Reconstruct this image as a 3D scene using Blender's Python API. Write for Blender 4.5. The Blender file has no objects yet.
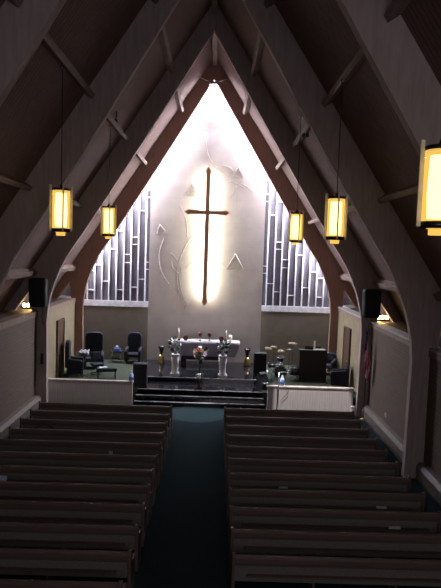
import bpy, math, random
from mathutils import Vector, Matrix
random.seed(7)
PI = math.pi
D = bpy.data
col = bpy.context.scene.collection
sc = bpy.context.scene

# ------------------------------------------------------------------ materials
def mat(name, c, rough=.7, c2=None, scale=6, stretch=(1, 1, 1), metal=0, bump=0, emit=None, es=0, detail=4, spec=.3):
    m = D.materials.new(name); m.use_nodes = True
    nt = m.node_tree; b = nt.nodes['Principled BSDF']
    b.inputs['Roughness'].default_value = rough; b.inputs['Metallic'].default_value = metal
    b.inputs['Specular IOR Level'].default_value = spec
    c = (*c, 1); b.inputs['Base Color'].default_value = c
    c2 = (*c2, 1) if c2 else tuple(x * .75 for x in c[:3]) + (1,)
    tc = nt.nodes.new('ShaderNodeTexCoord'); mp = nt.nodes.new('ShaderNodeMapping')
    mp.inputs['Scale'].default_value = stretch
    nz = nt.nodes.new('ShaderNodeTexNoise'); nz.inputs['Scale'].default_value = scale; nz.inputs['Detail'].default_value = detail
    mx = nt.nodes.new('ShaderNodeMix'); mx.data_type = 'RGBA'
    nt.links.new(tc.outputs['Object'], mp.inputs[0]); nt.links.new(mp.outputs[0], nz.inputs['Vector'])
    rp = nt.nodes.new('ShaderNodeMapRange'); rp.inputs[1].default_value = .35; rp.inputs[2].default_value = .65
    nt.links.new(nz.outputs['Fac'], rp.inputs[0]); nt.links.new(rp.outputs[0], mx.inputs[0])
    mx.inputs[6].default_value = c; mx.inputs[7].default_value = c2
    nt.links.new(mx.outputs[2], b.inputs['Base Color'])
    if bump:
        bp = nt.nodes.new('ShaderNodeBump'); bp.inputs['Strength'].default_value = bump; bp.inputs['Distance'].default_value = .02
        nt.links.new(nz.outputs['Fac'], bp.inputs['Height']); nt.links.new(bp.outputs[0], b.inputs['Normal'])
    if emit:
        b.inputs['Emission Color'].default_value = (*emit, 1); b.inputs['Emission Strength'].default_value = es
    return m

def banded(name, c, c2, axis, period, dark, rough=.7, frac=.08, nscale=5, nst=(1, 1, 1), axis2=None, period2=1.2, spec=.3):
    """material with thin joint lines every <period> metres along an object axis, noise between"""
    m = mat(name, c, rough, c2, nscale, nst, spec=spec); nt = m.node_tree
    mx = [n for n in nt.nodes if n.type == 'MIX'][0]; b = nt.nodes['Principled BSDF']
    tc = [n for n in nt.nodes if n.type == 'TEX_COORD'][0]
    sp = nt.nodes.new('ShaderNodeSeparateXYZ'); nt.links.new(tc.outputs['Object'], sp.inputs[0])
    last = mx.outputs[2]
    for ax, per in ((axis, period), (axis2, period2)):
        if ax is None: continue
        d = nt.nodes.new('ShaderNodeMath'); d.operation = 'DIVIDE'; d.inputs[1].default_value = per
        nt.links.new(sp.outputs[ax], d.inputs[0])
        f = nt.nodes.new('ShaderNodeMath'); f.operation = 'FRACT'; nt.links.new(d.outputs[0], f.inputs[0])
        l = nt.nodes.new('ShaderNodeMath'); l.operation = 'LESS_THAN'; l.inputs[1].default_value = frac * (period / per)
        nt.links.new(f.outputs[0], l.inputs[0])
        m2 = nt.nodes.new('ShaderNodeMix'); m2.data_type = 'RGBA'; nt.links.new(l.outputs[0], m2.inputs[0])
        nt.links.new(last, m2.inputs[6]); m2.inputs[7].default_value = (*dark, 1); last = m2.outputs[2]
    nt.links.new(last, b.inputs['Base Color'])
    return m

def glow(name, c, s):
    m = D.materials.new(name); m.use_nodes = True; nt = m.node_tree; nt.nodes.clear()
    e = nt.nodes.new('ShaderNodeEmission'); o = nt.nodes.new('ShaderNodeOutputMaterial')
    e.inputs[0].default_value = (*c, 1); e.inputs[1].default_value = s; nt.links.new(e.outputs[0], o.inputs[0]); return m

def shade_glass(name, c, s, tr):
    """thin amber lamp glass: partly see-through, lit from inside"""
    m = D.materials.new(name); m.use_nodes = True; nt = m.node_tree; nt.nodes.clear()
    o = nt.nodes.new('ShaderNodeOutputMaterial'); e = nt.nodes.new('ShaderNodeEmission'); t = nt.nodes.new('ShaderNodeBsdfTransparent')
    e.inputs[0].default_value = (*c, 1); e.inputs[1].default_value = s; t.inputs[0].default_value = (1, .86, .5, 1)
    x = nt.nodes.new('ShaderNodeMixShader'); x.inputs[0].default_value = tr
    nt.links.new(e.outputs[0], x.inputs[1]); nt.links.new(t.outputs[0], x.inputs[2]); nt.links.new(x.outputs[0], o.inputs[0]); return m

M = dict(
    arch=mat('arch_wood', (.34, .27, .26), .75, (.27, .21, .205), 3, (3, 3, .4), bump=.1),
    archfront=mat('arch_wood_front', (.30, .18, .145), .6, (.24, .14, .11), 3, (6, 6, .6)),
    deck=banded('ceiling_boards', (.20, .125, .11), (.14, .085, .078), 1, .14, (.05, .03, .03), .8, .1, 4, (1, 5, 1)),
    purlin=mat('purlin_wood', (.27, .20, .18), .7, (.2, .14, .13), 3, (6, .6, 6)),
    wallwood=banded('side_wall_boards', (.125, .09, .072), (.10, .072, .058), 2, .11, (.07, .052, .042), .8, .12, 3, (1, .6, 6)),
    wallplaster=mat('chancel_plaster', (.25, .20, .13), .9, (.21, .17, .11), 2),
    wallback=banded('back_wall_boards', (.17, .145, .115), (.15, .125, .10), 2, .2, (.17, .14, .115), .85, .06, 3),
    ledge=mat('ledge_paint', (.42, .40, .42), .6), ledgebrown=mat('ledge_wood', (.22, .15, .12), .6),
    floor=mat('carpet_teal', (.011, .021, .025), .98, (.009, .017, .021), 40, bump=.3, spec=.05),
    platform=mat('platform_carpet', (.045, .052, .038), .95, (.036, .042, .031), 30, spec=.05),
    marble=mat('dark_polished_stone', (.007, .007, .009), .1, (.012, .012, .014), 3, spec=.35),
    nosing=mat('metal_nosing', (.62, .58, .58), .35, metal=.3),
    slab=banded('pale_stone_blocks', (.68, .62, .61), (.60, .55, .54), 2, 1.12, (.55, .50, .485), .85, .01, 1.6, (1, 1, 1), 0, 1.36),
    relief=mat('carved_stone', (.50, .46, .45), .9), relief2=mat('raised_stone', (.62, .56, .52), .9),
    cross=mat('cross_wood', (.72, .44, .30), .5, (.6, .35, .23), 4, (5, 5, .5)),
    darkwood=mat('dark_ledge_board', (.07, .05, .045), .8), white=mat('painted_mullion', (.72, .72, .76), .5), cloth=mat('screen_cloth', (.105, .10, .12), .9, (.085, .078, .095), 2),
    panel=banded('front_panel_boards', (.56, .52, .50), (.50, .46, .44), 0, .095, (.38, .34, .33), .7, .1, 3, (5, 1, .6)),
    paneltop=mat('panel_cap', (.55, .48, .42), .5),
    door=mat('door_wood', (.09, .05, .035), .6, (.07, .038, .027), 4, (4, 4, .5)), frame=mat('door_frame', (.10, .06, .04), .6),
    pew=mat('pew_wood', (.12, .085, .073), .65, (.10, .07, .06), 4, (.6, 5, 5)),
    pewfab=mat('pew_fabric', (.175, .165, .145), .95, (.14, .13, .115), 30, spec=.05),
    pewend=mat('pew_end_wood', (.13, .09, .08), .5, (.10, .07, .06), 4, (5, 5, .6)),
    heater=mat('heater_enamel', (.17, .14, .13), .45), grille=mat('heater_grille', (.10, .08, .07), .5, metal=.3),
    black=mat('black_grille', (.012, .012, .015), .7), blackg=mat('black_gloss', (.015, .015, .018), .25, spec=.6),
    navy=mat('dark_navy_upholstery', (.016, .016, .026), .8, (.01, .01, .018), 20),
    cymbal=mat('dull_bronze', (.16, .12, .07), .5, metal=.7), chrome=mat('chrome', (.75, .75, .78), .25, metal=1), brass=mat('brass', (.45, .31, .12), .35, metal=1),
    iron=mat('dark_metal', (.05, .045, .045), .4, metal=.8), fin=mat('lamp_fin_acrylic', (.85, .74, .45), .4),
    glass=shade_glass('lamp_glass', (1, .62, .14), 1.25, .45), core=glow('lamp_tube', (1, .88, .58), 5),
    tube=glow('cross_tube', (1, 1, .8), 95), sky=glow('sky_through_glazing', (.82, .87, 1), 98),
    ledgebulb=glow('ledge_bulb', (1, .62, .22), 60),
    linen=mat('altar_linen', (.30, .275, .34), .9, (.26, .24, .30), 3), linentop=mat('white_linen', (.34, .31, .31), .9),  # shade on the white cloth painted into its colours, deeper on the drapes
    altar=mat('altar_wood', (.022, .014, .014), .6), pillar=mat('white_plaster', (.62, .59, .6), .6),
    leaf=mat('leaves', (.02, .05, .02), .7, (.012, .03, .015), 9), petal=mat('white_petals', (.85, .82, .86), .7),
    orange=mat('orange_petals', (.5, .16, .07), .7), pink=mat('pink_petals', (.6, .33, .3), .7),
    copper=mat('copper', (.09, .03, .025), .45, metal=.3), wax=mat('candle_wax', (.85, .82, .74), .6),
    paper=mat('white_paper', (.55, .55, .6), .7), blue=mat('blue_plastic', (.10, .2, .65), .4), pale=mat('pale_plastic', (.6, .72, .95), .35),
    red=mat('flag_red', (.62, .05, .10), .8), fwhite=mat('flag_white', (.85, .8, .86), .8), fblue=mat('flag_blue', (.015, .02, .10), .8),
    screen=mat('lit_paper', (.8, .78, .72), .6), plate=mat('outlet_plate', (.7, .68, .65), .5),
    wine=mat('dark_red_cover', (.15, .02, .02), .6), cable=mat('black_cable', (.03, .03, .03), .6),
    window=glow('daylight_window', (.9, .88, 1), 2.0),
)

# ------------------------------------------------------------------ mesh builder
class MB:
    def __init__(s): s.v = []; s.f = []; s.sm = []; s.mi = []
    def add(s, vs, fs, smooth=False, mi=0):
        o = len(s.v); s.v += [tuple(v) for v in vs]
        for f in fs: s.f.append([i + o for i in f]); s.sm.append(smooth); s.mi.append(mi)
        return s
    def box(s, x0, x1, y0, y1, z0, z1, mi=0):
        v = [(x, y, z) for z in (z0, z1) for x, y in ((x0, y0), (x1, y0), (x1, y1), (x0, y1))]
        return s.add(v, [(3, 2, 1, 0), (4, 5, 6, 7), (0, 1, 5, 4), (1, 2, 6, 5), (2, 3, 7, 6), (3, 0, 4, 7)], mi=mi)
    def prism(s, poly, axis, a, b, mi=0):
        """poly in the two other axes (ordered), extruded along axis from a to b"""
        def P(p, t):
            q = list(p); q.insert(axis, t); return q
        n = len(poly); v = [P(p, a) for p in poly] + [P(p, b) for p in poly]
        f = [list(range(n))[::-1], [i + n for i in range(n)]] + [(i, (i + 1) % n, (i + 1) % n + n, i + n) for i in range(n)]
        return s.add(v, f, mi=mi)
    def tube(s, pts, r, seg=8, caps=True):
        pts = [Vector(p) for p in pts]; rs = r if isinstance(r, (list, tuple)) else [r] * len(pts); v = []; f = []
        for i, p in enumerate(pts):
            d = (pts[min(i + 1, len(pts) - 1)] - pts[max(i - 1, 0)]).normalized()
            a = d.orthogonal().normalized() if i == 0 else (pa - d * pa.dot(d)).normalized()
            pa = a; b = d.cross(a)
            for k in range(seg):
                t = 2 * PI * k / seg; v.append(p + (a * math.cos(t) + b * math.sin(t)) * rs[i])
        for i in range(len(pts) - 1):
            for k in range(seg):
                f.append((i * seg + k, i * seg + (k + 1) % seg, (i + 1) * seg + (k + 1) % seg, (i + 1) * seg + k))
        if caps: f += [list(range(seg))[::-1], [len(v) - seg + k for k in range(seg)]]
        return s.add(v, f, True)
    def lathe(s, prof, c=(0, 0, 0), seg=20, smooth=True, sx=1, sy=1):
        v = []; f = []
        for r, z in prof:
            for k in range(seg):
                t = 2 * PI * k / seg; v.append((c[0] + sx * r * math.cos(t), c[1] + sy * r * math.sin(t), c[2] + z))
        for i in range(len(prof) - 1):
            for k in range(seg): f.append((i * seg + k, i * seg + (k + 1) % seg, (i + 1) * seg + (k + 1) % seg, (i + 1) * seg + k))
        s.add(v, f, smooth)
        n = len(s.v) - len(v); m = len(prof) - 1
        for ring, rev in ((0, True), (m, False)):
            if prof[ring][0] > 1e-4:
                q = [n + ring * seg + k for k in range(seg)]; s.f.append(q[::-1] if rev else q); s.sm.append(False); s.mi.append(0)
        return s
    def ball(s, c, r, sz=1, seg=10, rings=6):
        return s.lathe([(max(r * math.sin(PI * i / rings), 1e-5), -r * sz * math.cos(PI * i / rings)) for i in range(rings + 1)], c, seg)
    def grid(s, fn, nu, nv, mi=None):
        v = [fn(i / nu, j / nv) for j in range(nv + 1) for i in range(nu + 1)]
        o = len(s.v); s.v += [tuple(x) for x in v]
        for j in range(nv):
            for i in range(nu):
                a = o + j * (nu + 1) + i; s.f.append([a, a + 1, a + nu + 2, a + nu + 1]); s.sm.append(True); s.mi.append(mi(i / nu, j / nv) if mi else 0)
        return s
    def build(s, name, m, parent=None, bevel=0, solid=0, loc=None):
        me = D.meshes.new(name); me.from_pydata(s.v, [], s.f); me.validate()
        for x in (m if isinstance(m, (list, tuple)) else [m]): me.materials.append(x)
        for i, p in enumerate(me.polygons):
            p.use_smooth = s.sm[i]; p.material_index = s.mi[i]
        o = D.objects.new(name, me); col.objects.link(o)
        if parent: o.parent = parent
        if loc: o.location = loc
        if solid: k = o.modifiers.new('solid', 'SOLIDIFY'); k.thickness = solid
        if bevel:
            k = o.modifiers.new('bevel', 'BEVEL'); k.width = bevel; k.segments = 3; k.limit_method = 'ANGLE'
        return o

def tag(o, label=None, cat=None, group=None, kind=None):
    for k, v in (('label', label), ('category', cat), ('group', group), ('kind', kind)):
        if v: o[k] = v
    return o
def empty(name, loc, rz=0, **k):
    o = D.objects.new(name, None); col.objects.link(o); o.location = loc; o.rotation_euler = (0, 0, rz); o.empty_display_size = .1
    return tag(o, **k)
def copy_tree(o, parent=None):
    c = o.copy(); col.objects.link(c)
    if parent: c.parent = parent
    for ch in list(o.children): copy_tree(ch, c)
    return c
def struct(o): o['kind'] = 'structure'; return o

# ------------------------------------------------------------------ shell
SL = 1.52; Z0 = 14.95; WX = 6.22; YB = 28.0; YR = -3.0; LZ = 3.58; DK = 26.4; PZ = .51; DZ = .68
struct(MB().box(-7.9, 7.9, YR, YB + .3, -.2, 0).build('floor', M['floor']))
def roof(y0, y1, name, m, thick=.12, only=None):
    for s in (-1, 1):
        if only and s != only: continue
        xe = (Z0 - LZ) / SL + .25; q = [(0, Z0), (s * xe, Z0 - SL * xe), (s * xe, Z0 - SL * xe + thick * 1.8), (0, Z0 + thick * 1.8)]
        struct(MB().prism(q, 1, y0, y1).build(name, m))
roof(YR, DK + .2, 'ceiling', M['deck'])
for s, nm in ((-1, 'wall_left'), (1, 'wall_right')):
    a, b = sorted((s * WX, s * 7.9))
    struct(MB().box(a, b, YR, 21.4, 0, LZ).build(nm, M['wallwood']))
    struct(MB().box(a, b, 21.4, YB, 0, LZ).build(nm, M['wallplaster']))
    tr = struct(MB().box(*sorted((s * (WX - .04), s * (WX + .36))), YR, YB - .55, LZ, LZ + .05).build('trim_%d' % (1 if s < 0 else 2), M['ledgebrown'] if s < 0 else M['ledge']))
    MB().box(*sorted((s * (WX - .03), s * WX)), YR, YB - .55, LZ - .16, LZ).build('fascia', M['ledgebrown'], tr)
    struct(MB().box(*sorted((s * (WX + .36), s * 7.6)), YR, YB - .1, LZ, LZ + .03).build('trim_%d' % (4 if s < 0 else 5), M['darkwood']))
gp = [(-7.9, 0), (7.9, 0), (7.9, LZ), (7.65, LZ), (0, Z0 + .2), (-7.65, LZ), (-7.9, LZ)]
struct(MB().prism(gp, 1, YB, YB + .2).build('wall_back', M['wallback']))
struct(MB().prism(gp, 1, YR - .2, YR).build('wall_rear', M['wallplaster']))
# sky glazing in the roof bay between the front arch and the end wall
for s, nm in ((-1, 'window_1'), (1, 'window_2')):
    g = MB(); xe = 6.3; n = 8
    g.prism([(s * .05, Z0 - .08), (s * xe, Z0 - .08 - SL * xe), (s * xe, Z0 - SL * xe), (s * .05, Z0)], 1, DK + .42, YB)
    struct(g.build(nm, M['sky']))
    q = [(s * xe, Z0 - SL * xe), (s * 7.75, Z0 - SL * 7.75), (s * 7.75, Z0 - SL * 7.75 + .2), (s * xe, Z0 - SL * xe + .2)]
    struct(MB().prism(q, 1, DK + .2, YB).build('ceiling', M['deck']))
    struct(MB().prism([(0, Z0), (s * xe, Z0 - SL * xe), (s * xe, Z0 - SL * xe + .2), (0, Z0 + .2)], 1, DK + .2, DK + .42).build('ceiling', M['deck']))
# tall clear window in the wall behind the balcony
wn = MB().box(-.6, 4.6, YR + .01, YR + .05, 4.6, 8.6).build('window_3', M['window']); struct(wn)
fr = MB()
for x in (-.65, 1.08, 2.92, 4.65): fr.box(x - .05, x + .05, YR + .01, YR + .12, 4.5, 8.7)
for z in (4.5, 8.7): fr.box(-.7, 4.7, YR + .01, YR + .12, z - .05, z + .05)
fr.build('window_frame', M['white'], wn)

# ------------------------------------------------------------------ arches
def arch(Y, k, m, label, leg=1.0):
    root = empty('timber_arch', (0, Y, 0), label=label, cat='arch')
    ZI = 13.9
    inner = [(5.82, 0), (5.84, 2.2), (5.86, 3.2), (5.8, 3.85), (5.7, 4.3), (5.58, 4.7), (5.38, 5.2), (5.16, 5.65), (4.92, 6.03), (4.6, 6.5), (3.96, 7.5), (2.66, 9.58)]
    inner = [(x * k, z) for x, z in inner] + [(0, ZI)]
    for s in (-1, 1):
        outer = [(0, Z0 - .02), (7.42, Z0 - .02 - SL * 7.42), (7.42, LZ + .06), (7.02, LZ + .06), (6.46, 4.42), (6.42, LZ + .06), (WX - .05, LZ + .06), (WX - .05, LZ - .18), (WX - .005, LZ - .18), (WX - .005, 0)]
        p = [(s * x, z) for x, z in inner + outer]
        q = MB()
        n = len(p); v = [(x, -.11, z) for x, z in p] + [(x, .11, z) for x, z in p]
        f = [list(range(n)), [i + n for i in range(n)][::-1]] + [(i, i + n, (i + 1) % n + n, (i + 1) % n) for i in range(n)]
        q.add(v, f).build('arch_half', m, root, bevel=.012)
    return root
arch(9.6, .99, M['arch'], 'greyish timber arch nearest the camera, cut by the top corners of the photo')
arch(15.05, .98, M['arch'], 'greyish timber arch whose right leg stands free near the right edge', .98)
arch(20.75, 1.0, M['arch'], 'greyish timber arch carrying the two black loudspeakers on its legs')
arch(DK, 1.0, M['archfront'], 'reddish brown timber arch framing the bright stone wall and cross')

bays = [(3.5, 9.49, 'before the nearest arch'), (9.71, 14.94, 'behind the nearest arch'),
        (15.16, 20.64, 'before the loudspeaker arch'), (20.86, 26.29, 'before the brown arch')]
lv = ['highest', 'second highest', 'third highest', 'lowest']
bu = math.atan(SL)
for y0, y1, w in bays:
    for s, sd in ((-1, 'left'), (1, 'right')):
        for i, x in enumerate((1.6, 3.2, 4.8, 6.45)):
            if y0 < 4 and i != 2 and i != 1: continue
            t = Vector((s * math.cos(bu), -math.sin(bu))); nrm = Vector((-s * math.sin(bu), -math.cos(bu)))
            c = Vector((s * x, Z0 - SL * x)) + nrm * .005; hw = .07 if i < 3 else .1; dp = .26
            p = [c - t * hw, c + t * hw, c + t * hw + nrm * dp, c - t * hw + nrm * dp]
            o = MB().prism([(a.x, a.y) for a in p], 1, y0, y1).build('purlin', M['purlin'], bevel=.01)
            tag(o, '%s purlin on the %s roof slope, %s' % (lv[i], sd, w), 'beam')
    o = MB().box(-.1, .1, y0, y1, Z0 - .45, Z0 - .03).build('ridge_beam', M['purlin'], bevel=.01)
    tag(o, 'thin wooden ridge beam at the roof peak, %s' % w, 'beam')
# junction hardware at the peak of the front arch
hk = empty('peak_bracket', (0, DK - .2, 13.75), label='small pale metal bracket with two thin arms at the peak of the brown arch', cat='bracket')
MB().box(-.16, .12, -.06, .02, -.12, .013).tube([(-.2, 0, -.06), (-.28, 0, -.26), (-.12, 0, -.16)], .03, 6).build('plate', M['chrome'], hk)
for s in (-1, 1): MB().tube([(s * .1, 0, 0), (s * .4, -.2, .0), (s * .75, -.35, .1)], .018, 6).build('arm', M['chrome'], hk)

# ------------------------------------------------------------------ chancel floor, steps, panels
struct(MB().box(-6.22, 6.22, 23.4, YB, 0, PZ).box(-6.22, -2.9, 21.42, 23.4, 0, PZ).box(2.66, 6.22, 21.42, 23.4, 0, PZ).box(-2.9, 2.66, 21.9, 23.4, 0, PZ - .012).build('floor_platform', M['platform']))
st = empty('altar_steps', (-.12, 21.3, 0), label='dark polished steps with pale nosings climbing from the aisle to the altar', cat='steps')
for i, (y, z, x) in enumerate(((0, .17, 2.52), (.3, .34, 2.5), (.6, .51, 2.48))):
    w = MB().box(-x, x, y, (.6 if i < 2 else 2.1), z - .17, z - (.0 if i < 2 else -.004)).build('step', M['marble'], st)
    MB().box(-x, x, y - .02, y + .022, z - .012, z + .014).build('nosing', M['nosing'], w)
struct(MB().box(-2.87, 2.63, 23.36, 26.97, .515, DZ).build('floor_dais', M['marble']))
struct(MB().box(-2.87, 2.63, 23.32, 23.355, DZ - .016, DZ + .014).build('trim_3', M['nosing']))

def front_panel(x0, x1, label):
    r = empty('chancel_rail', ((x0 + x1) / 2, 21.3, 0), label=label, cat='railing'); h = (x1 - x0) / 2
    MB().box(-h, h, 0, .1, 0, .88).build('board_panel', M['panel'], r)
    MB().box(-h - .03, h + .03, -.03, .14, .88, .94).build('cap_rail', M['paneltop'], r, bevel=.01)
    return r
front_panel(-6.0, -2.72, 'low vertically boarded rail in front of the dark armchairs, left of the steps')
front_panel(2.5, 5.82, 'low vertically boarded rail, brightly lit, right of the steps')

# doors in the chancel side walls
for s, y0, y1, n in ((-1, 23.3, 24.2, 'door_1'), (1, 23.7, 24.7, 'door_2')):
    X = s * WX
    d = struct(MB().box(*sorted((X, X - s * .05)), y0, y1, PZ, 2.85).build(n, M['door']))
    f = MB()
    for y in (y0 - .08, y1): f.box(*sorted((X, X - s * .08)), y, y + .08, PZ, 2.93)
    f.box(*sorted((X, X - s * .08)), y0 - .08, y1 + .08, 2.85, 2.93); f.build('door_frame', M['frame'], d)
    MB().ball((X - s * .1, y0 + .1, 1.5), .035).build('door_knob', M['brass'], d)

# ------------------------------------------------------------------ stone slab and carvings
SY = 27.15
sl = empty('stone_wall_slab', (-.12, SY, DZ), label='tall pale stone slab with faint carvings behind the wooden cross', cat='stone slab')
hz = 14.6 - DZ; hx = 2.76
zt = (Z0 - .35 - SL * hx) - DZ
MB().prism([(-hx, -.17), (hx, -.17), (hx, zt), (.12, Z0 - .35 - DZ), (-hx, zt)], 1, 0, .28).build('slab', M['slab'], sl)
def carve(pts, r=.014, m='relief', cyc=False):
    if cyc: pts = pts + [pts[0]]
    MB().tube([(x + .12, -.004, z - DZ) for x, z in pts], r, 5).build('carved_line', M[m], sl)
def tri(cx, cz, h, r=.03, m='relief', tilt=0):
    p = []
    for k in range(3):
        a = PI / 2 + tilt + k * 2 * PI / 3; p.append((cx + h * math.cos(a), cz + h * math.sin(a)))
    carve(p, r, m, True)
def circ(cx, cz, r, w=.013, m='relief', sx=1, a0=0, a1=2 * PI):
    carve([(cx + sx * r * math.cos(a0 + (a1 - a0) * k / 20), cz + r * math.sin(a0 + (a1 - a0) * k / 20)) for k in range(21)], w, m)
tri(1.28, 5.45, .5, .026); tri(-.95, 8.85, .4, .02)
for dx, dz in ((0, .14), (-.1, -.06), (.1, -.06)): circ(-.95 + dx, 8.85 + dz, .1)
tri(-2.35, 6.95, .3, .02, 'relief', .2); tri(1.25, 9.75, .35, .018)
circ(1.25, 9.75, .13); circ(-.1, 12.0, .26, .013, sx=1.3); circ(-.1, 12.02, .12, .013)
def arc(x0, z0, x1, z1, b, r=.013):
    pts = []
    for k in range(13):
        t = k / 12; nx, nz = -(z1 - z0), (x1 - x0); L = math.hypot(nx, nz); q = 4 * b * t * (1 - t)
        pts.append((x0 + (x1 - x0) * t + nx / L * q, z0 + (z1 - z0) * t + nz / L * q))
    carve(pts, r)
arc(-.45, 7.2, -1.0, 3.4, -.7); arc(-.6, 7.0, -1.25, 3.6, -.55); arc(-.3, 6.5, -1.5, 5.0, .25); arc(-.35, 4.6, -1.1, 3.3, .2)
arc(-2.2, 6.6, -1.9, 4.4, -.35); arc(-1.9, 5.9, -1.3, 4.9, .15); arc(-1.8, 5.5, -1.3, 4.9, -.15); arc(-1.7, 4.2, -1.1, 3.2, .2)
arc(-.75, 8.3, -.5, 7.3, -.2); arc(.25, 8.35, 1.2, 9.2, -.25); arc(-.3, 11.4, .6, 9.8, -.3); arc(.2, 5.6, .95, 5.2, .1)
arc(.5, 10.1, 1.1, 9.8, .12, .015); arc(1.4, 9.3, 2.0, 8.9, .08, .015); arc(.8, 9.4, 1.6, 9.1, .05, .015); arc(-1.5, 8.2, -1.1, 6.7, .15)

# ------------------------------------------------------------------ cross
cr = empty('wall_cross', (-.14, SY - .34, 3.4), label='tall thin wooden cross with pointed ends, backlit, on the pale stone slab', cat='cross')
def bar(L0, L1, w, d, horiz=False):
    e = w * .9; a = w / 2; kx = a * 1.35
    pr = [(0, L0), (kx, L0 + e), (a, L0 + e * 1.8), (a, L1 - e * 1.8), (kx, L1 - e), (0, L1), (-kx, L1 - e), (-a, L1 - e * 1.8), (-a, L0 + e * 1.8), (-kx, L0 + e)]
    if horiz: pr = [(z, x) for x, z in pr][::-1]
    return MB().prism(pr, 1, -d / 2, d / 2)
bar(0, 6.62, .22, .10).build('upright', M['cross'], cr, bevel=.01)
bar(-1.08, 1.08, .2, .11, True).build('crossbar', M['cross'], cr, bevel=.01, loc=(0, 0, 4.47))
MB().box(-.05, .05, .10, .16, .5, 6.2).build('light_tube', M['tube'], cr)
for z in (1.2, 5.4): MB().tube([(0, .05, z), (0, .34, z)], .02, 6).build('standoff', M['iron'], cr)

# ------------------------------------------------------------------ slatted screens either side
pat = [[9.6, 8.9, 8.55, 5.4, 5.05], [7.9, 4.55, 9.9], [8.55, 6.6, 6.25, 4.15], [5.75, 5.35, 8.9], [7.55, 6.9, 4.0], [6.0, 8.0], [4.4, 6.6], [5.2], [3.95, 4.9], [5.0], [4.3], [4.0]]
SCY = 27.55
for s in (-1, 1):
    x_in = 2.86 if s < 0 else 2.62; n = 11; dx = .352
    r = empty('slatted_screen', (s * x_in, SCY, 3.2), label='dark panelled screen with bright narrow vertical bars, %s of the stone slab' % ('left' if s < 0 else 'right'), cat='screen')
    X1 = 7.0; zr = lambda x: Z0 - .45 - SL * x
    q = [(0, 0), (s * (X1 - x_in), 0), (s * (X1 - x_in), max(zr(X1), 3.6) - 3.2), (0, zr(x_in) - 3.2)]
    if s < 0: q = q[::-1]
    MB().prism(q, 1, .03, .1).build('backing_panel', M['cloth'], r)
    MB().box(*sorted((0, s * (X1 - x_in))), -.08, .03, -.02, .26).build('bottom_rail', M['white'], r)
    for i in range(1, n + 1):
        x = i * dx - .1; top = zr(x_in + x) - 3.2
        if top < .4: break
        MB().box(s * x - .028, s * x + .028, -.07, .03, .26, top).build('vertical_bar', M['white'], r)
    for i, zs in enumerate(pat):
        xa = max(i * dx - .1, 0) if i else 0; xb = (i + 1) * dx - .1
        for z in zs:
            if z < zr(x_in + xb) - .1:
                MB().box(*sorted((s * xa, s * xb)), -.04, .03, z - 3.2 - .02, z - 3.2 + .02).build('cross_bar', M['white'], r)
    # low wall under the screen
    a, b = sorted((s * (2.86 if s < 0 else 2.62), s * WX))
    struct(MB().box(a, b, 27.5, YB, PZ, 3.18).build('wall_back', M['wallback']))

# ------------------------------------------------------------------ pews
def pew(x0, x1, Y, s, label):
    """Y = rear face of the back"""
    r = empty('church_pew', ((x0 + x1) / 2, Y, 0), label=label, cat='pew', group='pews left of the aisle' if s < 0 else 'pews right of the aisle')
    h = (x1 - x0) / 2
    # backrest leaning: rear face at y 0 top, foot forward
    MB().prism([(0.0, .85), (.05, .85), (.11, .38), (.06, .38)], 0, -h + .06, h - .06).build('backrest', M['pewfab'], r)
    MB().prism([(-.015, .70), (-.03, .76), (-.032, .83), (-.01, .865), (.05, .868), (.075, .84), (.08, .70)], 0, -h + .06, h - .06).build('top_rail', M['pew'], r)
    MB().box(-h + .06, h - .06, .1, .5, .38, .42).build('seat', M['pew'], r)
    MB().box(-h + .08, h - .08, .11, .5, .42, .48).build('seat_cushion', M['pewfab'], r, bevel=.02)
    MB().box(-h + .25, h - .25, -.04, .06, .50, .53).build('book_rack', M['pew'], r)
    prof = [(-.03, 0), (.5, 0), (.52, .06), (.49, .12), (.5, .4), (.52, .56), (.44, .62), (.2, .64), (.09, .72), (.06, .9), (-.03, .92), (-.045, .86), (-.02, .5), (-.03, .1)]
    for e in (-1, 1):
        a, b = sorted((e * h, e * (h - .06)))
        MB().prism(prof, 0, a, b).build('pew_end', M['pewend'], r, bevel=.012)
    for x in (-h / 3, h / 3): MB().box(x - .02, x + .02, .12, .45, 0, .38).build('support', M['pew'], r)
    return r
ords = ['front', 'second', 'third', 'fourth', 'fifth', 'sixth', 'seventh', 'eighth', 'ninth', 'tenth', 'eleventh', 'twelfth']
PY = 18.232; PS = .902
for k in range(12):
    w = 'in the front row' if k == 0 else 'in the %s row from the front' % ords[k]
    pew(-5.35, -.95, PY - k * PS, -1, 'long dark wooden pew left of the aisle, ' + w)
    if k < 11: pew(.775, 5.1, PY - k * PS, 1, 'long dark wooden pew right of the aisle, ' + w)

# things left on the pews (standing against / lying on the seats or in the racks)
def row_y(k): return PY - k * PS
def lay(name, x, k, w, d, m, label, cat, z=.875, dy=.02, rz=0, th=.02):
    o = MB().box(-w / 2, w / 2, -d / 2, d / 2, 0, th).build(name, m, loc=(x, row_y(k) + dy, z)); o.rotation_euler = (0, 0, rz); return tag(o, label, cat)
def rack(name, x, k, w, h, m, label, cat):
    o = MB().prism([(0, 0), (.018, 0), (.04, h), (.022, h)], 0, -w / 2, w / 2).build(name, m, loc=(x, row_y(k) - .045, .532)); return tag(o, label, cat)
rack('bulletin', 2.1, 6, .2, .04, M['paper'], 'folded white bulletin in the rack of a right pew, nearest the aisle', 'paper')
rack('bulletin', 4.15, 7, .22, .045, M['paper'], 'white bulletin in a right pew rack near the wall, the farther of two', 'paper')
rack('bulletin', 4.15, 8, .24, .045, M['paper'], 'white bulletin in a right pew rack near the wall, the nearer of two', 'paper')
rack('bulletin', -3.9, 1, .2, .05, M['paper'], 'white bulletin in a rack near the front of the left pews', 'paper')
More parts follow.
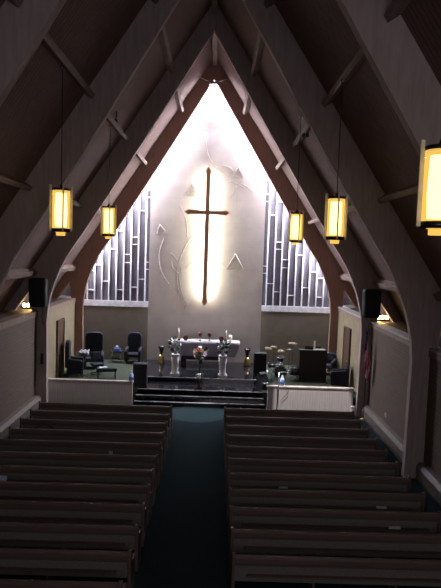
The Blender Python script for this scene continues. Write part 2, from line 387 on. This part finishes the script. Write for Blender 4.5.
rack('hymnal', -3.7, 0, .3, .11, M['wine'], 'dark red hymnal on the back of the front left pew', 'book')
rack('leaflet', -2.3, 4, .1, .1, M['pale'], 'small pale blue leaflet in a left pew rack', 'paper')
rack('leaflet', -4.5, 6, .2, .1, M['pale'], 'pale blue leaflet in a left pew rack close to the photo edge', 'paper')
ban = MB().tube([(-.25 + .5 * t / 10, 0, .12 * math.sin(PI * t / 10)) for t in range(11)], .025, 8).build('bag_strap', M['cable'], loc=(-4.35, row_y(3) + .02, .90))
tag(ban, 'dark looped bag strap hanging over a left pew back near the wall', 'strap')

# ------------------------------------------------------------------ baseboard heaters
def heater(s, y0, y1, label):
    r = empty('baseboard_heater', (s * WX, (y0 + y1) / 2, 0), label=label, cat='heater'); L = (y1 - y0) / 2
    p = [(0, .0), (-s * .20, .0), (-s * .22, .36), (-s * .14, .48), (0, .5)]
    if s > 0: p = p[::-1]
    MB().prism(p, 1, -L, L).build('cover', M['heater'], r, bevel=.01)
    MB().prism([(-s * .224, .06), (-s * .227, .1), (-s * .202, .1), (-s * .202, .06)][::s], 1, -L + .05, L - .05).build('grille', M['grille'], r)
for s, sd in ((-1, 'left'), (1, 'right')):
    for y0, y1, w in ((15.2, 20.6, 'between the loudspeaker arch and the next arch'), (9.75, 14.9, 'in the bay nearest the camera')):
        heater(s, y0, y1, 'long low heater along the %s wall, %s' % (sd, w))
o = MB().box(-.13, .13, -.1, .1, 0, .3).box(-.14, .14, -.11, .11, .27, .31).build('white_box', M['plate'], bevel=.01, loc=(5.82, 21.0, 0)); tag(o, 'small white box on the floor at the wall end of the right rail', 'box')

# ------------------------------------------------------------------ pendant lamps
def pendant(x, y, zb, label, rz=.35):
    r = empty('pendant_lamp', (x, y, zb), rz, label=label, cat='lamp', group='glass cylinder pendant lamps')
    H = 1.0; R = .19
    MB().lathe([(R, .14), (R, H)], seg=28).build('glass_cylinder', M['glass'], r)
    MB().lathe([(1e-4, .2), (.125, .2), (.14, .5), (.125, H - .06), (1e-4, H - .06)], seg=16).build('light_tube', M['core'], r)
    MB().lathe([(R + .012, .08), (R + .018, .08), (R + .018, .16), (R + .012, .16), (R - .02, .16), (R - .02, .08), (R + .012, .08)], seg=28).build('bottom_ring', M['iron'], r)
    MB().lathe([(1e-4, 0), (.10, 0), (.10, .07), (.13, .08), (1e-4, .08)], seg=20).build('bottom_diffuser', M['glass'], r)
    MB().lathe([(1e-4, H), (R + .012, H), (R + .012, H + .05), (.04, H + .06), (.03, H + .13), (1e-4, H + .13)], seg=28).build('top_cap', M['iron'], r)
    for k in range(4):
        a = k * PI / 2; f = MB().box(R + .018, R + .065, -.013, .013, .1, H + .12).build('fin', M['fin'], r); f.rotation_euler = (0, 0, a)
        g = MB().tube([(R - .01, 0, H - .08), (R + .06, 0, H - .08)], .012, 6).build('pin', M['chrome'], f)
    top = Z0 - SL * abs(x) - zb - (.13 if abs(x) > 3.1 else .47 if abs(x) > 2.95 else .03)
    MB().tube([(0, 0, H + .1), (0, 0, top)], .011, 6).build('cord', M['iron'], r)
    MB().lathe([(1e-4, top - .06), (.05, top - .05), (.05, top + .02), (1e-4, top + .02)], seg=10).build('ceiling_rose', M['chrome'], r)
    return r
pendant(-3.18, 12.7, 6.28, 'larger glowing yellow pendant lamp on the left side', .45)
pendant(3.0, 12.7, 6.31, 'glowing yellow pendant lamp on the right, middle of three in size', .0)
pendant(-3.2, 18.4, 6.33, 'smaller farther yellow pendant lamp on the left side', .3)
pendant(2.92, 18.4, 6.34, 'smallest farthest yellow pendant lamp on the right side', .3)
pendant(2.97, 6.75, 6.33, 'largest pendant lamp cut off by the right edge of the photo', .0)

# spot fixtures on the purlins
def spot(x, label, tgt, en, ang, extra=None):
    y = 18.2; z = Z0 - SL * abs(x) - .16
    r = empty('spotlight', (x, y, z), 0, label=label, cat='spotlight')
    MB().tube([(0, 0, .12), (0, 0, -.1)], .02, 6).build('stem', M['iron'], r)
    d = (Vector(tgt) - Vector((x, y, z - .2))).normalized(); c = Vector((0, 0, -.2))
    MB().tube([c - d * .08, c - d * .06, c + d * .06], [.02, .045, .05], 12).build('lamp_head', M['iron'], r)
    l = D.lights.new('spot_light', 'SPOT'); l.energy = en; l.spot_size = ang; l.spot_blend = .06; l.shadow_soft_size = .08; l.color = (1, .92, .91)
    o = D.objects.new('spot_light', l); col.objects.link(o); o.location = Vector((x, y, z - .2)) + d * .2
    o.rotation_euler = (d).to_track_quat('-Z', 'Y').to_euler()
    if extra:  # added second head and lamp, only there to brighten the left rail
        l2 = l.copy(); l2.energy = extra[1]; l2.spot_size = extra[2]; o2 = D.objects.new('spot_light', l2); col.objects.link(o2)
        d2 = (Vector(extra[0]) - o.location).normalized(); o2.location = o.location + Vector((-.16, 0, 0)); o2.rotation_euler = d2.to_track_quat('-Z', 'Y').to_euler()
        MB().tube([c + Vector((-.12, 0, 0)) - d2 * .06, c + Vector((-.12, 0, 0)) + d2 * .06], [.045, .05], 12).build('lamp_head', M['iron'], r)
spot2 = (-4.3, 21.3, .5)  # left rail, aim of the added lamp
spot(-2.98, 'small dark spotlight under a purlin on the left roof slope', (-.15, 20.45, 0), 6500, .205)
spot(3.12, 'small dark spotlight under a purlin on the right roof slope', (4.25, 21.35, .4), 6000, .31, (spot2, 1100, .30))

# warm lamps standing on the wall ledges behind the arch
for s, x, y in ((-1, -6.75, 21.3), (1, 6.75, 21.1)):
    r = empty('ledge_lamp', (x, y, LZ + .05), 0, label='warm glowing lamp row on the %s wall ledge behind the loudspeaker' % ('left' if s < 0 else 'right'), cat='lamp')
    MB().box(-.24, .24, -.08, .08, 0, .06).build('lamp_base', M['iron'], r)
    for k in (-1, 0, 1): MB().ball((k * .15, 0, .13), .065, 1.1).build('bulb', M['ledgebulb'], r)

# ------------------------------------------------------------------ loudspeakers
def wall_speaker(s):
    r = empty('loudspeaker', (s * 6.05, 20.3, 3.82), 0, label='black rounded loudspeaker mounted high on the %s leg of the arch' % ('left' if s < 0 else 'right'), cat='loudspeaker')
    MB().prism([(-.30, .06), (-.26, 0), (.26, 0), (.30, .06), (.31, .98), (.26, 1.05), (-.26, 1.05), (-.31, .98)], 1, -.2, .15).build('cabinet', M['black'], r, bevel=.04)
    MB().prism([(-.26, .06), (.26, .06), (.27, .98), (-.27, .98)], 1, -.225, -.2).build('grille', M['black'], r, bevel=.01)
    MB().box(-.08, .08, .15, .3, .4, .7).build('mount', M['iron'], r)
    MB().tube([(.05, .15, .05), (.1, .22, -.15), (.02, .3, -.35), (.1, .32, -.7)], .012, 6).build('cable', M['cable'], r)
wall_speaker(-1); wall_speaker(1)
o = MB().box(-.05, .05, -.025, .025, -.2, .2).box(-.03, .03, -.035, -.025, -.14, -.02).build('wall_plate', M['iron'], loc=(-6.0, 20.61, 1.85), bevel=.005); tag(o, 'narrow dark plate on the left arch leg above the heater', 'plate')
o = MB().box(-.012, .012, -.06, .06, -.08, .08).box(-.018, -.012, -.02, .02, -.05, .05).build('wall_outlet', M['plate'], loc=(6.205, 18.4, .75)); tag(o, 'small pale outlet plate on the right wall above the heater', 'outlet')
def floor_speaker(x, y, z, h, w, label):
    r = empty('speaker_cabinet', (x, y, z), 0, label=label, cat='loudspeaker')
    MB().box(-w / 2, w / 2, -.22, .22, .02, h).build('cabinet', M['black'], r, bevel=.02)
    MB().box(-w / 2 + .03, w / 2 - .03, -.235, -.22, .06, h - .04).build('grille', M['black'], r)
    for a in (-1, 1):
        for b in (-1, 1): MB().box(a * (w / 2 - .06) - .02, a * (w / 2 - .06) + .02, b * .16 - .02, b * .16 + .02, 0, .02).build('foot', M['black'], r)
floor_speaker(-2.55, 22.3, PZ + .004, .94, .55, 'black cabinet beside the steps at the end of the left rail')
floor_speaker(2.42, 24.3, DZ, 1.0, .55, 'black loudspeaker cabinet at the right end of the altar floor')

# ------------------------------------------------------------------ armchairs
def armchair(loc, rz, label, h=1.5, w=.72):
    r = empty('armchair', (*loc, PZ), rz, label=label, cat='chair')
    MB().box(-w / 2 + .08, w / 2 - .08, -.32, .26, .32, .5).build('seat', M['navy'], r, bevel=.05)
    MB().prism([(-w / 2 + .04, .34), (w / 2 - .04, .34), (w / 2 - .01, h - .25), (w / 2 - .06, h - .07), (w / 2 - .18, h), (-w / 2 + .18, h), (-w / 2 + .06, h - .07), (-w / 2 + .01, h - .25)], 1, .22, .4).build('backrest', M['navy'], r, bevel=.05)
    for s in (-1, 1):
        a, b = sorted((s * (w / 2 + .04), s * (w / 2 - .1)))
        MB().prism([(-.34, .12), (.3, .12), (.3, .78), (.1, .74), (-.28, .7), (-.36, .62)], 0, a, b).build('armrest', M['navy'], r, bevel=.04)
        for y in (-.26, .3): MB().tube([(s * (w / 2 - .06), y, 0), (s * (w / 2 - .06), y, .34)], [.02, .03], 8).build('leg', M['iron'], r)
    return r
armchair((-5.6, 24.0), PI / 2 + .15, 'dark high-backed armchair seen from its side near the left door')
armchair((-5.13, 25.5), .15, 'large dark armchair between the side-on armchair and the small table', 1.62, .85)
armchair((-3.5, 26.9), 0, 'dark armchair against the back wall beside the stone slab', 1.46, .72)
armchair((5.72, 25.65), -.5, 'low dark armchair right of the organ, near the right door', .98, .62)
armchair((5.72, 23.3), -PI / 2 - .3, 'dark armchair seen from its side at the far right end of the rail', .95, .55)
# items round the chairs
r = empty('side_table', (-4.34, 26.95, PZ), 0, label='small glass-legged side table between two dark armchairs', cat='table')
MB().box(-.26, .26, -.2, .2, .52, .56).build('table_top', M['iron'], r, bevel=.008)
for a in (-1, 1):
    for b in (-1, 1): MB().tube([(a * .22, b * .16, 0), (a * .22, b * .16, .52)], .016, 6).build('leg', M['chrome'], r)
MB().box(-.2, .2, -.14, .14, .18, .2).build('shelf', M['iron'], r)
r = empty('tissue_box', (-4.3, 26.9, PZ + .56), 0, label='blue tissue box with white tissue on the small side table', cat='tissue box')
MB().box(-.15, .15, -.08, .08, 0, .14).build('box', M['blue'], r, bevel=.01)
MB().lathe([(.07, .13), (.05, .17), (.09, .22), (.03, .26), (1e-4, .25)], seg=7, sy=.5).build('tissue', M['paper'], r)
r = empty('music_stand', (-5.15, 23.5, PZ), .3, label='dark music stand holding crumpled papers in front of the left armchairs', cat='stand')
MB().tube([(0, 0, 0), (0, 0, .98)], .018, 8).build('pole', M['iron'], r)
MB().prism([(-.06, .95), (.2, 1.08), (.21, 1.06), (-.05, .93)], 0, -.26, .26).build('tray', M['iron'], r)
for k in range(3): MB().tube([(0, 0, .12), (.26 * math.cos(k * 2.09), .26 * math.sin(k * 2.09), .012)], .012, 6).build('foot', M['iron'], r)
sh = MB().grid(lambda u, v: ((u - .5) * .42, (v - .4) * .2, (v - .4) * .1 + .03 * math.sin(u * 17 + v * 5)), 14, 6).build('loose_papers', M['paper'], solid=.004, loc=(-5.12, 23.58, PZ + 1.1)); tag(sh, 'crumpled white papers on the dark stand by the left armchairs', 'paper')
r = empty('footstool', (-4.15, 23.55, PZ), .25, label='low dark padded bench behind the left rail', cat='bench')
MB().box(-.42, .42, -.2, .2, .3, .45).build('seat', M['navy'], r, bevel=.04)
for a in (-1, 1):
    for b in (-1, 1): MB().tube([(a * .36, b * .14, 0), (a * .36, b * .14, .3)], .02, 6).build('leg', M['iron'], r)
o = MB().box(-.17, .17, -.1, .1, 0, .02).build('sheet_of_paper', M['paper'], loc=(-4.3, 23.55, PZ + .45)); o.rotation_euler = (0, 0, .4); tag(o, 'white sheet lying on the low dark bench behind the left rail', 'paper')
r = empty('office_chair', (-4.7, 24.2, PZ), .5, label='dark swivel chair between the armchairs and the left rail', cat='chair')
MB().box(-.26, .26, -.24, .24, .4, .5).build('seat', M['navy'], r, bevel=.04)
MB().prism([(-.2, .55), (.2, .55), (.22, .95), (-.22, .95)], 1, .2, .28).build('backrest', M['navy'], r, bevel=.03)
MB().tube([(0, 0, .06), (0, 0, .42)], .03, 8).build('post', M['iron'], r); MB().tube([(0, .2, .42), (0, .28, .7)], .02, 8).build('back_bracket', M['iron'], r)
for k in range(5): MB().tube([(0, 0, .1), (.27 * math.cos(k * 1.257), .27 * math.sin(k * 1.257), .03)], .02, 6).build('leg', M['iron'], r)

# ------------------------------------------------------------------ altar table
AY = 26.1
r = empty('altar_table', (-.07, AY, DZ), 0, label='long altar table under the white cloth in front of the stone slab', cat='table')
MB().box(-1.35, 1.35, -.36, .36, 1.08, 1.14).build('table_top', M['altar'], r)
for a in (-1, 1): MB().box(a * .95 - .12, a * .95 + .12, -.26, .26, 0, 1.08).build('leg', M['altar'], r)
MB().box(-.83, .83, -.05, .05, .25, .8).build('stretcher_panel', M['altar'], r)
c = empty('altar_cloth', (-.07, AY, DZ + 1.145), 0, label='pale lavender white cloth draped over the altar table with hanging ends', cat='cloth')
MB().box(-1.66, 1.66, -.40, .40, 0, .02).build('top_cloth', M['linentop'], c, bevel=.006)
MB().grid(lambda u, v: ((u - .5) * (3.32 - .45 * v ** 1.5), -.405 - .03 * v - .014 * math.sin(u * 60) * v, .01 - .66 * v), 60, 6).build('front_drape', M['linen'], c, solid=.008)
for s in (-1, 1):
    MB().grid(lambda u, v: (s * (1.66 - .2 * v), (u - .5) * .8, -.5 * v), 10, 4).build('end_drape', M['linen'], c, solid=.008)
TZ = DZ + 1.167
def candle(x, label, th, ch):
    e = empty('candle', (x, AY - .1, TZ), 0, label=label, cat='candle')
    MB().lathe([(1e-4, 0), (.09, 0), (.09, .02), (.03, .05), (.03, .1), (.07, .13), (1e-4, .13)], seg=14).build('holder', M['brass'], e)
    MB().lathe([(1e-4, .13), (th, .13), (th, .13 + ch), (1e-4, .13 + ch)], seg=12).build('wax', M['wax'], e)
    MB().tube([(0, 0, .13 + ch), (0, 0, .16 + ch)], .006, 5).build('wick', M['iron'], e)
candle(-1.28, 'tall thin candle at the left end of the altar', .025, .42); candle(1.14, 'short thick white candle at the right end of the altar', .085, .16)
candle(.94, 'thin candle beside the thick white one on the altar', .02, .4)
def goblet(x, h, label):
    e = empty('goblet', (x, AY - .1, TZ), 0, label=label, cat='goblet')
    MB().lathe([(1e-4, 0), (.07, 0), (.06, .015), (.015, .03), (.015, h * .45)], seg=14).build('stem', M['copper'], e)
    MB().lathe([(.015, h * .45), (.07, h * .55), (.095, h * .75), (.09, h), (.08, h), (.08, h * .75), (.02, h * .55)], seg=14).build('bowl', M['copper'], e)
goblet(-.27, .4, 'left one of the two dark copper goblets on the altar'); goblet(.16, .4, 'right one of the two dark copper goblets on the altar')
def platestand(x, label):
    e = empty('offering_plate', (x, AY - .1, TZ), 0, label=label, cat='plate')
    o = MB().lathe([(1e-4, 0), (.07, .01), (.12, .03), (.12, .04), (.06, .03), (1e-4, .03)], seg=18).build('plate', M['copper'], e); o.rotation_euler = (1.25, 0, 0); o.location = (0, 0, .12)
    MB().box(-.08, .08, -.04, .08, 0, .03).build('stand', M['iron'], e)
platestand(-.95, 'copper offering plate left of the goblets on the altar'); platestand(.72, 'copper offering plate right of the goblets on the altar')

# ------------------------------------------------------------------ pedestals with flowers
def pedestal(x, y, label):
    e = empty('pedestal', (x, y, DZ), 0, label=label, cat='pedestal')
    MB().box(-.19, .19, -.19, .19, 0, .1).build('base', M['pillar'], e, bevel=.01)
    MB().lathe([(.18, .1), (.16, .14), (.13, .2), (.15, .5), (.175, .78), (.14, .82), (.18, .86)], seg=20).build('shaft', M['pillar'], e)
    MB().box(-.17, .17, -.17, .17, .86, .92).build('capital', M['pillar'], e, bevel=.01)
pedestal(-1.26, 23.75, 'white pedestal under the white flowers, left of the altar'); pedestal(.78, 23.75, 'white pedestal under the flowers, right of the altar')
def bouquet(x, y, z, R, cols, n, label, seedv, vase=M['pillar'], vh=.22):
    rnd = random.Random(seedv)
    e = empty('flower_arrangement', (x, y, z), 0, label=label, cat='flowers')
    MB().lathe([(1e-4, 0), (.08, 0), (.1, .08), (.06, .16), (.08, vh), (.05, vh), (.05, .16)], seg=14).build('vase', vase, e)
    lf = MB(); C0 = Vector((0, 0, vh + R * .75))
    for k in range(70):
        d = Vector((rnd.gauss(0, 1), rnd.gauss(0, 1) * .8, rnd.gauss(0.1, .9))).normalized(); p = C0 + d * R * rnd.uniform(.35, 1.05); t = d.orthogonal().normalized(); t.rotate(Matrix.Rotation(rnd.uniform(0, 6.28), 3, d)); b = d.cross(t)
        L = rnd.uniform(.1, .18); w = .03
        lf.add([p - t * w, p + d * L * .5 + b * .02 - t * w * 1.3, p + d * L, p + d * L * .5 + b * .02 + t * w * 1.3, p + t * w], [(0, 1, 3, 4), (1, 2, 3)], True)
    for k in range(14):
        d = Vector((rnd.gauss(0, 1), rnd.gauss(0, .8), rnd.gauss(.4, .8))).normalized(); lf.tube([(0, 0, vh - .05), C0 * .7, C0 + d * R * .8], .008, 5)
    tag(lf.build('foliage', M['leaf'], e), kind='stuff')
    for k in range(n):
        d = Vector((rnd.gauss(0, 1), -abs(rnd.gauss(0, .8)) if k % 3 else rnd.gauss(0, 1), rnd.gauss(.1, .8))).normalized(); p = C0 + d * R * rnd.uniform(.75, 1.0); q = MB(); rr = rnd.uniform(.07, .105)
        q.ball(p, rr * .5, .8, 8, 5)
        t = d.orthogonal().normalized(); b = d.cross(t)
        for j in range(6):
            a = j * PI / 3; u = t * math.cos(a) + b * math.sin(a); vv = d.cross(u)
            q.add([p, p + u * rr * .7 + vv * rr * .4 + d * .01, p + u * rr * 1.25 + d * .03, p + u * rr * .7 - vv * rr * .4 + d * .01], [(0, 1, 2, 3)], True)
        q.build('blossom', rnd.choice(cols), e)
    return e
bouquet(-1.26, 23.75, DZ + .92, .25, [M['petal']], 15, 'white flowers with dark leaves on the left white pedestal', 3)
bouquet(.78, 23.75, DZ + .92, .24, [M['petal'], M['pink']], 7, 'dark leafy flowers with few pale blooms on the right white pedestal', 5)
r = empty('flower_stand', (-.2, 24.0, DZ), 0, label='dark low stand under the orange flowers before the altar', cat='stand')
MB().lathe([(1e-4, 0), (.2, 0), (.2, .03), (.05, .08), (.04, .45), (.12, .5), (.16, .52), (1e-4, .52)], seg=16).build('stand_body', M['blackg'], r)
bouquet(-.2, 24.0, DZ + .52, .3, [M['orange'], M['pink'], M['petal'], M['orange']], 18, 'orange, pink and white flowers in the centre before the altar', 9, M['blackg'], .2)
r = empty('low_post', (-.17, 22.2, PZ + .004), 0, label='short dark post holding a white candle, standing on the steps', cat='post')
MB().lathe([(1e-4, 0), (.2, 0), (.2, .04), (.08, .1), (.07, .34), (.13, .4), (.13, .44), (1e-4, .44)], seg=16).build('post', M['blackg'], r)
o = empty('pillar_candle', (-.17, 22.2, PZ + .444), 0, label='small white candle on the short dark post before the altar', cat='candle')
MB().lathe([(1e-4, 0), (.06, 0), (.06, .16), (1e-4, .16)], seg=12).build('wax', M['wax'], o); MB().tube([(0, 0, .16), (0, 0, .19)], .006, 5).build('wick', M['iron'], o)
def vase(x, y, label):
    e = empty('floor_vase', (x, y, DZ), 0, label=label, cat='vase')
    MB().lathe([(1e-4, 0), (.17, 0), (.16, .05), (.13, .25), (.075, .4)], seg=18).build('gold_foot', M['brass'], e)
    MB().lathe([(.075, .4), (.06, .46), (.1, .62), (.17, .8), (.15, .8), (.08, .62), (.04, .48), (1e-4, .46)], seg=18).build('dark_cup', M['blackg'], e)
vase(-2.1, 26.3, 'hourglass vase with gold foot and dark cup, left of the altar'); vase(1.98, 26.3, 'hourglass vase with gold foot and dark cup, right of the altar')

# ------------------------------------------------------------------ right side: drums, organ, microphone
def drum(name, x, y, z0, R, h, label, tilt=0, legs=3, axis='z'):
    e = empty(name, (x, y, PZ), 0, label=label, cat='drum')
    def mk(nm, prof, m):
        o = MB().lathe(prof, seg=22).build(nm, m, e); o.location = (0, 0, z0); o.rotation_euler = (PI / 2, 0, 0) if axis == 'y' else (tilt, 0, 0); return o
    mk('shell', [(R, -h / 2), (R, h / 2)], M['blackg']); mk('drum_head', [(1e-4, h / 2 - .01), (R - .005, h / 2 - .01), (R - .005, -h / 2 + .01), (1e-4, -h / 2 + .01)], M['black'])
    for q in (-h / 2, h / 2 - .025): mk('hoop', [(R, q), (R + .015, q), (R + .015, q + .025), (R, q + .025), (R, q)], M['chrome'])
    for k in range(legs):
        a = k * 2 * PI / legs + .5; MB().tube([(R * .8 * math.cos(a), R * .8 * math.sin(a), z0 - h * .3 * (axis == 'z')), (R * .95 * math.cos(a), R * .95 * math.sin(a), .01)], .012, 6).build('leg', M['chrome'], e)
drum('bass_drum', 3.35, 24.6, .3, .28, .4, 'dark bass drum lying on its side behind the right rail', axis='y', legs=4)
drum('snare_drum', 2.95, 24.3, .62, .17, .15, 'small snare drum on legs left of the bass drum', .1)
drum('floor_tom', 3.95, 24.2, .42, .2, .36, 'dark floor tom on legs right of the bass drum')
drum('rack_tom', 3.4, 25.05, .78, .15, .2, 'small tom raised above the bass drum', .2)
def cymbal(x, y, h, R, label, tilt=.15, n=1):
    e = empty('cymbal_stand', (x, y, PZ), 0, label=label, cat='cymbal')
    MB().tube([(0, 0, .25), (0, 0, h)], .012, 6).build('pole', M['iron'], e)
    for k in range(3): MB().tube([(0, 0, .35), (.25 * math.cos(k * 2.09 + .4), .25 * math.sin(k * 2.09 + .4), .01)], .01, 6).build('foot', M['chrome'], e)
    for q in range(n):
        o = MB().lathe([(1e-4, .03), (.04, .025), (.05, .008), (R, -.012), (R, -.016), (.05, .004), (.03, .02), (1e-4, .024)], seg=22).build('cymbal', M['cymbal'], e); o.location = (0, 0, h - .02 - q * .05); o.rotation_euler = (tilt, tilt * .6, 0)
cymbal(2.83, 24.8, 1.32, .17, 'cymbal on a stand at the left of the drum kit', .2); cymbal(3.12, 25.35, 1.3, .16, 'small cymbal in the middle of the drum kit', .15); cymbal(3.75, 24.75, 1.3, .2, 'cymbal stand right above the bass drum', -.15); cymbal(3.98, 25.3, 1.5, .22, 'tallest cymbal stand, beside the organ', .1)
cymbal(3.5, 25.6, 1.1, .17, 'double hi-hat cymbals behind the drum kit', .05, 2)
r = empty('organ', (4.75, 24.5, PZ), 0, label='dark wooden organ console behind the right rail, back towards the pews', cat='organ')
MB().box(-.6, .6, -.25, -.2, 0, 1.32).build('back_panel', M['altar'], r)
for s in (-1, 1): MB().prism([(-.2, 0), (.42, 0), (.42, .75), (.1, .9), (0, 1.32), (-.2, 1.32)], 0, *sorted((s * .6, s * .55))).build('side_panel', M['altar'], r)
MB().box(-.55, .55, -.2, .35, .7, .78).build('keyboard', M['blackg'], r); MB().box(-.63, .63, -.28, .06, 1.32, 1.36).build('top', M['altar'], r, bevel=.01)
MB().box(-.35, .35, -.05, -.03, 1.36, 1.5).build('music_rack', M['altar'], r)
MB().box(-.5, .5, .5, .85, .42, .47).build('bench', M['altar'], r)
for s in (-1, 1): MB().box(s * .42 - .03, s * .42 + .03, .5, .85, 0, .42).build('bench_leg', M['altar'], r)
r = empty('organ_lamp', (4.98, 24.3, PZ + 1.36), 0, label='white L-shaped music lamp standing on top of the organ', cat='lamp')
MB().box(-.22, .26, -.06, .08, 0, .05).build('base', M['screen'], r); MB().box(-.22, -.15, -.02, .03, .05, .4).build('stem', M['screen'], r)
r = empty('microphone_stand', (2.9, 21.12, 0), 0, label='thin pale microphone stand in front of the right rail', cat='microphone stand')
MB().tube([(0, 0, .02), (0, 0, 1.5)], .022, 8).build('pole', M['chrome'], r); MB().tube([(-.04, 0, 1.5), (.3, .05, 1.53)], .018, 8).build('boom', M['chrome'], r)
MB().tube([(.3, .05, 1.53), (.46, .07, 1.54)], [.02, .035], 10).build('microphone', M['black'], r)
MB().lathe([(1e-4, 0), (.12, 0), (.12, .015), (.03, .03), (1e-4, .03)], seg=16).build('foot', M['chrome'], r)
def bottle(x, y, z, label, k=1):
    e = empty('plastic_bottle', (x, y, z), .3, label=label, cat='bottle')
    MB().lathe([(1e-4, 0), (.065, 0), (.07, .03), (.07, .2), (.03, .28)], seg=14).build('bottle_body', M['pale'], e)
    MB().lathe([(.071, .05), (.072, .05), (.072, .15), (.071, .15)], seg=14).build('bottle_label', M['blue'], e)
    MB().lathe([(.03, .28), (.033, .28), (.033, .33), (1e-4, .33)], seg=12).build('cap', M['paper'], e); e.scale = (k, k, k)
bottle(3.06, 21.36, .94, 'pale blue bottle standing on the right rail by the microphone stand', 1.2)
bottle(-2.78, 21.36, .94, 'pale blue bottle on the end of the left rail', 1.2)
o = MB().tube([(3.2 + .12 * math.sin(t * .45) - .004 * t, 21.26 - (.02 if t else 0), .95 - .055 * t) for t in range(12)], .008, 6).build('hanging_cable', M['cable']); tag(o, 'thin dark cable hanging down the bright right rail', 'cable')
o = MB().tube([(-.14, 0, 0), (-.05, -.02, .03), (.05, .0, .02), (.13, .02, -.02)], [.012, .02, .02, .012], 8).build('microphone', M['chrome'], loc=(2.42, 21.22 + .2, .965 + .02)); tag(o, 'small chrome microphone lying at the step end of the right rail', 'microphone')
r = empty('floor_monitor', (2.45, 22.6, PZ + .004), .6, label='dark low floor monitor with a pale rim beside the right end of the steps', cat='loudspeaker')
MB().prism([(-.2, 0), (.22, 0), (.22, .5), (.1, .62), (-.2, .2)], 0, -.2, .2).build('cabinet', M['black'], r, bevel=.01)
MB().prism([(.03, .575), (.1, .655), (.13, .655), (.06, .575)], 0, -.15, .15).build('handle', M['chrome'], r)

# ------------------------------------------------------------------ flag
fx, fy = 5.98, 20.25
r = empty('flag_pole', (fx, fy, 0), 0, label='thin brass pole with spear tip holding the flag at the right arch leg', cat='flag pole')
MB().lathe([(1e-4, 0), (.13, 0), (.13, .05), (.04, .1), (1e-4, .1)], seg=16).build('base', M['brass'], r)
MB().tube([(0, 0, .08), (0, 0, 3.55)], .013, 8).build('pole', M['iron'], r)
MB().lathe([(1e-4, 3.55), (.035, 3.62), (1e-4, 3.8)], seg=8, sy=.4).build('spear_tip', M['brass'], r)
def ff(u, v):
    z = 3.45 - 1.75 * v - .28 * u; sp = .07 + .17 * min(1, v * 1.6) * (1 - .35 * max(0, v - .6) / .4)
    ph = u * 15 + v * 2
    return (-.10 + .02 + (u - .3) * sp * 1.1 + .03 * math.sin(v * 7 + u * 3) + .03 * v, -.05 - .05 * math.sin(ph) * (.4 + v), z)
def fm(u, v): return 2 if (u < .56 and v < .38) else (0 if int((u * 7 + v * 5.5)) % 2 == 0 else 1)
fl = empty('flag', (fx, fy, 0), 0, label='red and white striped flag with blue corner drooping at the right arch leg', cat='flag')
MB().grid(ff, 42, 40, fm).build('flag_cloth', [M['red'], M['fwhite'], M['fblue']], fl, solid=.004)
stx = MB()
for i in range(5):
    for j in range(6):
        p = Vector(ff(.05 + i * .1, .03 + j * .055)) + Vector((0, -.008, 0)); w = .009
        stx.add([p + Vector((w * (1 if k % 2 == 0 else .4) * math.sin(k * PI / 5), 0, w * (1 if k % 2 == 0 else .4) * math.cos(k * PI / 5))) for k in range(10)], [tuple(range(10))])
stx.build('stars', M['fwhite'], fl)

# ------------------------------------------------------------------ light
def area(name, loc, rot, sx, sy, e, c):
    l = D.lights.new(name, 'AREA'); l.shape = 'RECTANGLE'; l.size = sx; l.size_y = sy; l.energy = e; l.color = c
    o = D.objects.new(name, l); col.objects.link(o); o.location = loc; o.rotation_euler = rot; return o
area('window_daylight', (2.0, YR + .2, 6.6), (PI / 2, 0, 0), 4.8, 3.8, 115, (1, .9, .95))

w = D.worlds.new('world'); sc.world = w; w.use_nodes = True
w.node_tree.nodes['Background'].inputs[0].default_value = (.5, .6, .8, 1); w.node_tree.nodes['Background'].inputs[1].default_value = .3

# ------------------------------------------------------------------ camera
p, yaw, roll, f = .076, .011, .034, 560.0
fw = Vector((math.sin(yaw) * math.cos(p), math.cos(yaw) * math.cos(p), -math.sin(p))); r0 = Vector((math.cos(yaw), -math.sin(yaw), 0)); u0 = r0.cross(fw)
r2 = math.cos(roll) * r0 + math.sin(roll) * u0; u2 = -math.sin(roll) * r0 + math.cos(roll) * u0
cam = D.cameras.new('camera'); co = D.objects.new('camera', cam); col.objects.link(co)
mx = Matrix((r2, u2, -fw)).transposed().to_4x4(); mx.translation = Vector((.321, 0, 6.05)); co.matrix_world = mx
cam.sensor_fit = 'VERTICAL'; cam.sensor_height = 36; cam.lens = f / 588 * 36; cam.clip_end = 200
sc.camera = co
sc.view_settings.view_transform = 'Standard'; sc.view_settings.look = 'None'; sc.view_settings.gamma = 1; sc.view_settings.exposure = 0
try: sc.view_settings.use_curve_mapping = False
except Exception: pass
